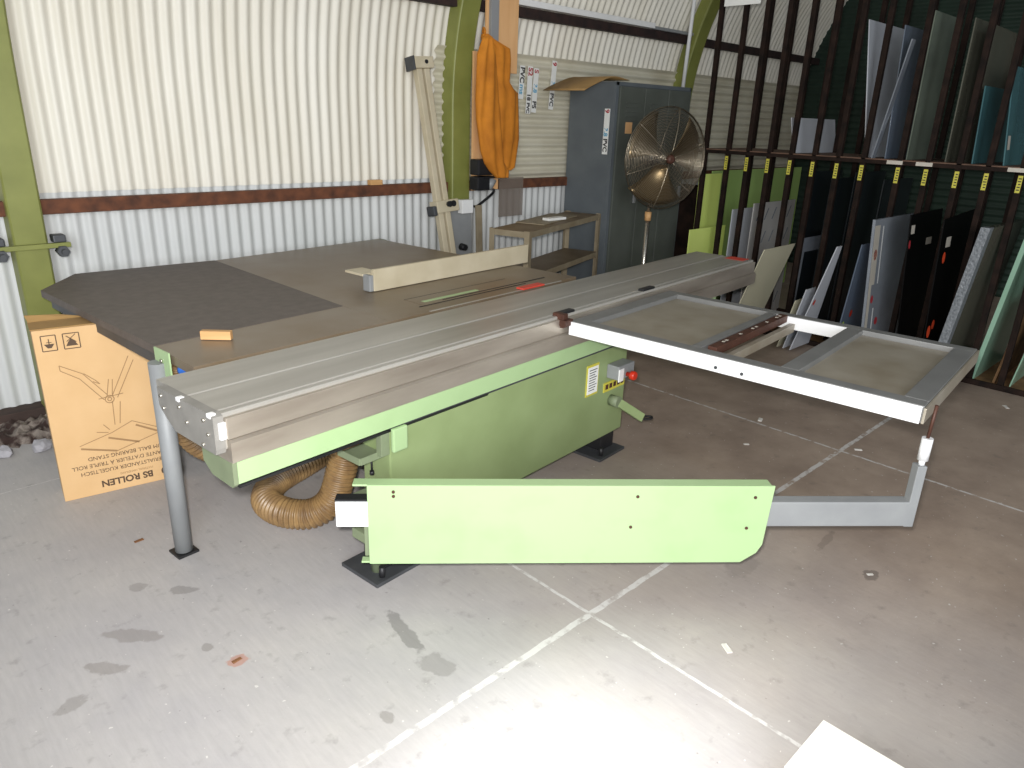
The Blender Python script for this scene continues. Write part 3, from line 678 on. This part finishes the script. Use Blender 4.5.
# ------------------------------------------------------------------ shelf unit
sh = thing('steel_shelf', 'low tan steel shelf unit standing against the locker', 'shelf', (3.65, 3.59, 0), math.radians(18))
Ls, Ds = 1.33, .31
for z, mm in ((.92, 'shelftop'), (.605, 'shelftop'), (.12, 'shelftop')):
    bm = bmesh.new(); box(bm, (0, 0, z), (Ls, Ds, z + .028), .002); s_ = obj('shelf_board', bm, mm, sh)
    bm = bmesh.new(); box(bm, (0, -.004, z - .012), (Ls, .0, z + .03), .001); box(bm, (-.004, 0, z - .012), (0, Ds, z + .03), .001); obj('shelf_lip', bm, 'shelf', s_)
for x, y in ((0, 0), (Ls, 0), (0, Ds), (Ls, Ds)):
    bm = bmesh.new(); sx = 1 if x == 0 else -1; sy = 1 if y == 0 else -1
    box(bm, (x - .005 * sx, y - .006 * sy, 0), (x + .035 * sx, y - .003 * sy, .955), 0); box(bm, (x - .006 * sx, y - .006 * sy, 0), (x - .003 * sx, y + .035 * sy, .955), 0)
    obj('leg', bm, 'shelf', sh)
t = tag(B('folded_paper', (-.10, -.035, 0), (.10, .035, .02), 'paper', None, .004), 'white folded paper on top of the steel shelf', 'paper'); t.location = (4.26, 3.92, .950); t.rotation_euler = (0, 0, .0)
t = tag(B('flat_board', (-.34, -.12, 0), (.34, .12, .006), 'shelf', None, .001), 'thin pale board lying on the steel shelf under the paper', 'board'); t.location = (4.28, 4.01, .9495); t.rotation_euler = (0, 0, math.atan2(.48, 1.32))
bpy.data.objects['folded_paper'].location.z = .957
t = tag(B('clutter_tray', (-.2, -.1, 0), (.2, .1, .10), 'card_d', None, .004), 'brown carton on the lowest board of the steel shelf', 'carton'); t.location = (4.35, 4.08, .149); t.rotation_euler = (0, 0, .35)

# ------------------------------------------------------------------ locker
lk = thing('locker', 'blue grey three door steel locker against the corrugated wall', 'locker', (5.03, 4.02, 0))
LW, LD, LH = 1.09, .50, 2.0
bm = bmesh.new(); box(bm, (0, .012, .0), (LW, LD, LH), .004); obj('locker_body', bm, 'locker', lk)
bm = bmesh.new(); box(bm, (0, 0, .0), (.04, .012, LH), .003); box(bm, (LW - .02, 0, 0), (LW, .012, LH), .003); box(bm, (0, 0, LH - .03), (LW, .012, LH), .002); obj('locker_frame', bm, 'locker', lk)
dw = (LW - .06) / 3
for i in range(3):
    x0 = .04 + i * dw
    bm = bmesh.new(); box(bm, (x0 + .006, -.014, .1), (x0 + dw - .006, .010, LH - .035), .005)
    dr = obj('locker_door', bm, 'lockerd', lk)
    bm = bmesh.new()
    for k in range(5): box(bm, (x0 + .09, -.022, LH - .16 - k * .035), (x0 + dw - .09, -.013, LH - .152 - k * .035), .001); box(bm, (x0 + .09, -.022, .25 + k * .035), (x0 + dw - .09, -.013, .258 + k * .035), .001)
    obj('vent_louvre', bm, 'lockerd', dr)
    bm = bmesh.new(); box(bm, (x0 + dw - .06, -.035, 1.02), (x0 + dw - .035, -.014, 1.14), .004); obj('door_handle', bm, 'steel', dr)
    if i < 2: B('door_label', (x0 + .10, -.016, 1.60), (x0 + .19, -.0135, 1.69), 'ply' if i == 0 else 'tape', dr, 0, 'square orange sticker' if i == 0 else 'square pale sticker')
# cardboard sheet on top, curling over the left side
bm = bmesh.new(); A = []
for i in range(13):
    f_ = i / 12; s = -.42 + .62 * f_; z = .012 + (-.10 * (max(0, -s) / .42) ** 1.6) + (.02 if s > 0 else .02 * 0) * 0 + .022 * math.exp(-((s - .02) / .14) ** 2)
    A.append([bm.verts.new((s + .15 * 0, y - .10 * (f_ < .5) * (.5 - f_), z + dz)) for y, dz in ((-.22, 0), (.22, 0))])
for a, b in zip(A, A[1:]): bm.faces.new((a[0], a[1], b[1], b[0])).smooth = True
o = obj('cardboard_sheet', bm, 'card_d'); md = o.modifiers.new('thick', 'SOLIDIFY'); md.thickness = .005
o.location = (5.02, 4.26, 2.003); tag(o, 'curled sheet of brown cardboard hanging over the locker top', 'cardboard')
t = tag(B('shade_panel', (6.22, 3.76, 0), (6.24, 4.3, 1.15), 'rackm', None, .002), 'dark panel added for the shade between the locker and the rack', 'board')  # added dark sheet standing in for the shadow in this gap
# ------------------------------------------------------------------ fan
fc = Vector((5.04, 3.48, 1.43)); nd = Vector((-.30, -.95, -.02)).normalized()
fan = thing('pedestal_fan', 'large round wire-guard pedestal fan standing before the locker', 'fan', (fc.x, fc.y, 0))
q = nd.to_track_quat('Z', 'Y').to_matrix(); oc = Vector((0, 0, 1.43))
back = oc - nd * .16
bm = bmesh.new(); lathe(bm, [(.0, -.02), (.07, -.02), (.075, .0), (.075, .09), (.05, .115), (.0, .118)][1:5], q, back - nd * .06, 24); obj('fan_motor', bm, 'blackm', fan)
px, py = back.x - nd.x * .0, back.y
bm = bmesh.new(); cyl(bm, (px, py, .03), (px, py, .95), .019, n=14); cyl(bm, (px, py, .95), (px, py, 1.40), .014, n=14); pole = obj('fan_pole', bm, 'chrome', fan)
bm = bmesh.new(); cyl(bm, (px, py, .93), (px, py, 1.0), .027, n=14); obj('pole_collar', bm, 'wood', pole)
bm = bmesh.new(); lathe(bm, [(.25, 0), (.25, .015), (.22, .03), (.03, .04)], Matrix.Identity(3), (px, py, 0), 32); obj('fan_base', bm, 'blackm', fan)
R = .385
def ringpts(r, h, n=40): return [oc + q @ Vector((r * math.cos(2 * math.pi * k / n), r * math.sin(2 * math.pi * k / n), h)) for k in range(n)]
for nm, sgn, dep in (('front_guard', 1, .055), ('rear_guard', -1, .10)):
    bm = bmesh.new()
    N_ = 34 if sgn == 1 else 16
    for k in range(1, N_ + 1):
        f_ = k / N_; h = sgn * dep * (1 - f_ ** 3)
        tube(bm, ringpts(R * f_, h), .0019 if k < N_ else .006, 4, closed=True, sub=1)
    for k in range(6):
        a = 2 * math.pi * (k + .3) / 6
        tube(bm, [oc + q @ Vector((R * f_ * math.cos(a), R * f_ * math.sin(a), sgn * dep * (1 - f_ ** 3) + sgn * .004)) for f_ in (.1, .35, .6, .8, .92, 1)], .0028, 5, sub=2)
    obj(nm, bm, 'guard', fan)
bm = bmesh.new(); lathe(bm, [(.035, .0), (.035, .03), (.02, .045)], q, oc + nd * .04, 20); obj('guard_badge', bm, 'brownbar', fan)
for k in range(3):
    bm = bmesh.new(); a0 = math.radians(120 * k + 20); g = []
    for i in range(9):
        r_ = .05 + .31 * i / 8; row = []
        for j in range(9):
            s = (j / 8 - .5); aa = a0 + s * math.radians(74) * (.7 + .4 * i / 8); row.append(bm.verts.new(oc + q @ Vector((r_ * math.cos(aa), r_ * math.sin(aa), -.035 + s * .09))))
        g.append(row)
    for i in range(8):
        for j in range(8): bm.faces.new((g[i][j], g[i + 1][j], g[i + 1][j + 1], g[i][j + 1])).smooth = True
    o = obj('fan_blade', bm, 'brass', fan); md = o.modifiers.new('thick', 'SOLIDIFY'); md.thickness = .003

# ------------------------------------------------------------------ storage rack
RX, RB = 5.85, 6.66
ys = [3.645, 3.42, 3.23, 3.04, 2.85, 2.66, 2.47, 2.28, 2.02, 1.83, 1.63, 1.45, 1.25, 1.05, .86, .66]
rack = thing('storage_rack', 'tall dark steel rack with upright dividers full of glass and acrylic sheets', 'rack', (RX, 2.2, 0))
def rb(name, c0, c1, m, parent=rack, bev=.003, label=None):
    return B(name, (c0[0] - RX, c0[1] - 2.2, c0[2]), (c1[0] - RX, c1[1] - 2.2, c1[2]), m, parent, bev, label)
first = None; fl = None
for i, y in enumerate(ys):
    p = rb('rack_post', (RX, y - .019, 0), (RX + .038, y + .019, 3.05), 'rackm')
    if 1 <= i < 14:
        wdt = .014; l_ = rb('post_label', (RX - .002, y - wdt, 1.335), (RX, y + wdt, 1.445), 'yellow', p, 0, 'small yellow label with black figures')
        bm = bmesh.new()
        for k in range(5):
            z = 1.35 + k * .018; a = random.uniform(.2, 1)
            box(bm, (-.0032, y - 2.2 - .010, z), (-.002, y - 2.2 + .010 * a, z + .007)); 
        bm_o = obj('label_print', bm, 'ink', p)
for y in ys: rb('rear_post', (RB, y - .019, 0), (RB + .038, y + .019, 3.05), 'rackm')
rb('shelf_beam', (RX - .02, .6, 1.462), (RX + .0, 3.70, 1.49), 'rackm'); rb('shelf_beam', (RB, .6, 1.45), (RB + .05, 3.70, 1.49), 'rackm')
rb('shelf_deck', (RX, .6, 1.475), (RB, 3.70, 1.498), 'rackboard')
rb('base_beam', (RX - .02, .5, 0), (RX + .0, 3.70, .04), 'rackm'); rb('base_beam', (RB, .5, 0), (RB + .04, 3.70, .04), 'rackm')
rb('base_deck', (RX, .5, .0), (RB, 3.70, .02), 'plyb')
rb('top_beam', (RX - .02, .5, 3.0), (RX, 3.70, 3.05), 'rackm'); rb('top_beam', (RB, .5, 3.0), (RB + .04, 3.7, 3.05), 'rackm')
for i, y in enumerate((2.05, 1.85, 1.28)):
    rb('edge_tag', (RX - .022, y - .06, 1.466), (RX - .02, y + .05, 1.492), 'tape', rack, 0, 'pale tag on the shelf edge')
# white notice on top left of the rack
t = tag(B('white_notice', (5.82, 3.28, 2.60), (5.825, 3.60, 2.72), 'paper', None, 0), 'white notice board at the top left of the rack, cut by the photo edge', 'sign')
def sheet(name, yb, yt, h, x0, x1, m, label, z0=.021, xt=None, th=.008, ht2=None, group=None, cat='sheet', parts=()):
    """a sheet on edge: foot at yb, top at yt, running back from x0 to x1; ht2 = height at its back edge"""
    ht2 = h if ht2 is None else ht2
    bm = bmesh.new(); k = (yt - yb) / max(h, .01)
    hexa(bm, [(x0, yb, z0), (x1, yb, z0), (x1, yb + th, z0), (x0, yb + th, z0)], [(x0, yt, z0 + h), (xt or x1, yb + k * ht2, z0 + ht2), (xt or x1, yb + k * ht2 + th, z0 + ht2), (x0, yt + th, z0 + h)])
    o = obj(name, bm, m); tag(o, label, cat, group)
    for (nm, pm, px_, pz, w_, h_, lb) in parts:
        bm = bmesh.new()
        y_ = yb + k * (pz) - .002; y2 = yb + k * (pz + h_) - .002
        if nm == 'sticker':
            n = 14; vs = [bm.verts.new((x0 + px_ + w_ / 2 * (1 + math.cos(2 * math.pi * i / n)), y_ + (y2 - y_) * (.5 + .5 * math.sin(2 * math.pi * i / n)), z0 + pz + h_ * (.5 + .5 * math.sin(2 * math.pi * i / n)))) for i in range(n)]
            bm.faces.new(vs)
        else:
            bm.faces.new([bm.verts.new(p) for p in ((x0 + px_, y_, z0 + pz), (x0 + px_ + w_, y_, z0 + pz), (x0 + px_ + w_, y2, z0 + pz + h_), (x0 + px_, y2, z0 + pz + h_))])
        obj(nm, bm, pm, o, lb)
    return o
G1, G2 = 'sheets standing in the lower bays of the rack', 'sheets standing on the upper deck of the rack'
S0 = 5.93; S1 = 5.55
sheet('acrylic_sheet', 3.70, 3.71, 1.25, S0, 6.30, 'lime', 'lit left part of the large green acrylic sheet, leftmost in the rack, coloured lime', group=G1, parts=(('sticker', 'red', .0, 1.20, .04, .05, 'red dot'),))
sheet('acrylic_sheet', 3.74, 3.75, 1.27, 6.2, 8.0, 'lime_dim', 'less lit right part of the large green acrylic sheet, coloured darker', group=G1)  # continues the lime sheet; its weaker light is put into a darker green
sheet('acrylic_sheet', 3.55, 3.552, .80, 5.62, 6.21, 'lime', 'short bright lime acrylic sheet, lowest at the left end of the rack', group=G1)
sheet('acrylic_sheet', 3.34, 3.34, .98, S0, 6.7, 'acry_w', 'plain white-grey acrylic sheet right of the lime sheets', group=G1)
o = sheet('film_covered_sheet', 3.145, 3.145, 1.05, S0, 6.69, 'acry_f', 'grey sheet covered in film with slanting printed marks', group=G1)
bm = bmesh.new()
for r_ in range(5):
    for c_ in range(5):
        x = S0 + .06 + c_ * .14; z = .12 + r_ * .2
        if r_ == 3 and c_ == 0: continue
        bm.faces.new([bm.verts.new(p) for p in ((x, 3.143, z), (x + .02, 3.143, z), (x + .075, 3.143, z + .10), (x + .055, 3.143, z + .10))])
obj('film_print', bm, 'glassg', o)
bm = bmesh.new(); bm.faces.new([bm.verts.new(p) for p in ((6.0, 3.143, .79), (6.09, 3.143, .79), (6.09, 3.143, .87), (6.0, 3.143, .87))]); obj('paper_label', bm, 'tape', o)
sheet('acrylic_sheet', 2.92, 2.671, .785, 5.30, 5.81, 'acry_b', 'beige acrylic sheet, low and in front of the film covered one', group=G1, ht2=.79, xt=5.80)
sheet('dark_glass_sheet', 2.68, 2.67, .82, S0, 6.64, 'glassd', 'dark glass sheet with a grey masked border', group=G1, parts=(('masked_border', 'glassg', 0, .70, .70, .12, None), ('masked_border', 'glassg', 0, 0, .06, .70, None)))
for yb, yt, h, m_, lb in ((2.431, 2.206, .855, 'acry_w', 'narrow pale glass strip leaning, tallest of three'), (2.54, 2.45, .40, 'acry_b', 'short pale offcut, lowest of three leaning beside the dark glass'), (2.49, 2.38, .50, 'acry_w', 'middle pale offcut of three leaning strips')):
    sheet('glass_offcut', yb, yt, h, 5.50, 5.83, m_, lb, xt=5.58 if h > .7 else 5.66, group='pale offcuts leaning in the rack', cat='offcut', parts=(('sticker', 'red', .02, .38, .035, .05, 'red sticker'),) if h > .7 else ())
sheet('dark_glass_sheet', 2.14, 2.07, .88, 5.6, 6.2, 'glassb', 'slate grey glass sheet with a red and a yellow-green sticker', group=G1, parts=(('sticker', 'red', .12, .30, .05, .06, 'red sticker'), ('sticker', 'ygreen', .02, .20, .05, .08, 'yellow-green sticker'), ))
sheet('grey_glass_sheet', 1.901, 1.994, 1.072, S1, 6.34, 'glassg', 'large grey glass sheet with pale tape strips and red stickers', group=G1, th=.02,
      parts=(('tape_strip', 'tape', .0, .60, .10, .43, 'pale tape'), ('tape_strip', 'tape', .0, .0, .05, .60, 'pale tape'), ('tape_strip', 'white', .15, .60, .02, .42, 'white tape line'), ('tape_strip', 'white', .12, .0, .02, .42, 'white tape line'),
             ('sticker', 'orange', .03, .78, .06, .08, 'orange-red sticker'), ('sticker', 'redpr', .06, .46, .05, .06, 'red sticker'), ('sticker', 'redpr', .18, .28, .06, .06, 'red sticker')))
sheet('black_acrylic_sheet', 1.66, 1.765, 1.133, S1, 6.2, 'blackpl', 'black acrylic sheet right beside the large grey glass', group=G1, ht2=1.14, parts=(('paper_label', 'tape', .02, 1.0, .07, .06, 'pale label'), ('sticker', 'redpr', .0, .9, .04, .06, 'red sticker'), ('paper_label', 'tape', .35, .90, .12, .05, 'pale label')))
sheet('black_acrylic_sheet', 1.492, 1.553, 1.125, S1, 6.25, 'blackpl', 'black acrylic sheet with orange stickers, nearer the bubble wrapped pack', group=G1, ht2=1.16, parts=(('paper_label', 'tape', .10, .93, .10, .07, 'pale label'), ('sticker', 'orange', .08, .82, .06, .08, 'orange sticker'), ('sticker', 'orange', .02, .30, .07, .09, 'orange sticker'), ('sticker', 'orange', .10, .35, .06, .07, 'red-orange sticker')))
sheet('bubble_wrapped_pack', 1.388, 1.271, 1.105, 5.52, 5.60, 'bubble', 'thick pack of glass wrapped in clear bubble wrap', group=G1, th=.055, cat='pack')
sheet('green_glass_sheet', 1.388, 1.275, 1.10, 5.601, 6.4, 'glassdim', 'dull dark green glass sheet behind the bubble wrapped pack', group=G1, th=.05)
sheet('green_glass_sheet', 1.225, 1.10, 1.22, 5.90, 6.62, 'glassgreen', 'pale green glass sheet leaning in the rightmost visible bay', group=G1, th=.03)
sheet('plywood_sheet', 1.10, 1.03, .60, S0 - .0, 6.6, 'plyb', 'brown plywood piece at the foot of the rightmost bay', group=G1, th=.015)
sheet('green_glass_sheet', 1.00, .85, 1.15, S0, 6.6, 'glassgreen', 'pale green glass cut off by the right edge of the photo', group=G1)
for yb, yt, h, lb in ((2.75, 2.74, 1.34, 'tall black glass sheet behind the dark masked glass'), (2.57, 2.56, 1.30, 'tall black glass sheet behind the pale leaning offcuts'), (2.39, 2.38, 1.36, 'tall black glass sheet left of the slate grey glass'), (2.17, 2.16, 1.32, 'tall black glass sheet left of the large grey glass')):
    sheet('black_glass_sheet', yb, yt, h, S0 + .1, 6.64, 'glassd', lb, group=G1)
# upper deck
ZU = 1.4985
sheet('white_card', 2.87, 2.93, .27, S0, 6.74, 'acry_w', 'small white card standing low on the upper deck', ZU, group=G2, cat='card')
sheet('glass_sheet', 2.30, 2.45, .95, S0, 6.65, 'acry_w', 'pale grey glass sheet, leftmost tall one on the upper deck', ZU, group=G2)
sheet('glass_sheet', 2.15, 2.19, .90, S0, 6.62, 'glassb', 'blue grey glass sheet between the two pale ones', ZU, group=G2)
sheet('glass_offcut', 2.22, 2.10, .80, S0 - .075, S0 - .01, 'glassg', 'thin tilted glass offcut before the blue grey sheet', ZU, group='offcuts on the upper deck', cat='offcut')
sheet('glass_sheet', 2.00, 2.01, .98, S0, 6.5, 'glassgg', 'tall pale olive grey glass sheet in the upper deck middle', ZU, group=G2)
sheet('glass_sheet', 1.74, 1.75, .92, S0, 6.7, 'glassdim', 'dim brown glass sheet right of the tall olive grey one', ZU, group=G2)
sheet('glass_sheet', 1.57, 1.60, .50, S0, 6.95, 'glasst', 'short teal glass sheet on the upper deck', ZU, group=G2)
sheet('glass_sheet', 1.645, 1.66, .88, 6.0, 6.6, 'glassdim', 'brownish glass sheet standing behind the short teal one', ZU, group=G2)
sheet('glass_sheet', 1.38, 1.46, .62, S0, 6.6, 'glasst', 'dark teal glass sheet at the right end of the upper deck', ZU, group=G2, parts=(('paper_label', 'tape', .02, .10, .06, .09, 'pale label'),))

# ------------------------------------------------------------------ things on the floor
t = thing('open_carton', 'carton lying at the bottom edge of the photo in the sunlit patch', 'carton', (1.56, .20, 0), math.radians(0))
bm = bmesh.new(); box(bm, (-.02, -.25, 0), (.19, .30, .145), .004); obj('carton_body', bm, 'card', t)
bm = bmesh.new(); box(bm, (-.03, -.25, .145), (.20, .305, .15), .001); obj('carton_lid', bm, 'boxtop', t, 'lid with sun glare put into its pale colour')  # overexposed sunlight on the top is painted as a near-white lid
spots = [(.724, 1.975, .012, 'leaf', 'brown curled leaf on the bare concrete at lower left'), (.732, 2.918, .014, 'leaf', 'brown crumb on the floor left of the grey table leg'), (1.992, .922, .018, 'debris', 'white scrap on the floor near the bottom right'),
         (2.83, .764, .010, 'debris', 'pale fleck on the floor in the dark stain right of the arm'), (5.5, .92, .02, 'debris', 'pale scrap on the floor before the right rack bay'), (4.0, 1.88, .02, 'debris', 'thin white shaving on the floor under the crosscut table'), (4.03, 1.296, .016, 'debris', 'white chip beside the joint crossing'), (3.6, 1.75, .012, 'debris', 'small white chip on the floor under the outer table end')]
for x, y, s, m_, lb in spots:
    bm = bmesh.new(); box(bm, (-s * 1.3, -s * .5, 0), (s * 1.3, s * .5, s * .3), s * .1)
    for v in bm.verts: v.co.z *= random.uniform(.5, 1.2); v.co.y += random.uniform(-.2, .2) * s; v.co.z = max(v.co.z, 0)
    o = tag(obj('floor_scrap', bm, m_), lb, 'scrap', 'scraps on the concrete floor'); o.location = (x, y, .0002); o.rotation_euler = (0, 0, random.uniform(-1, 1))
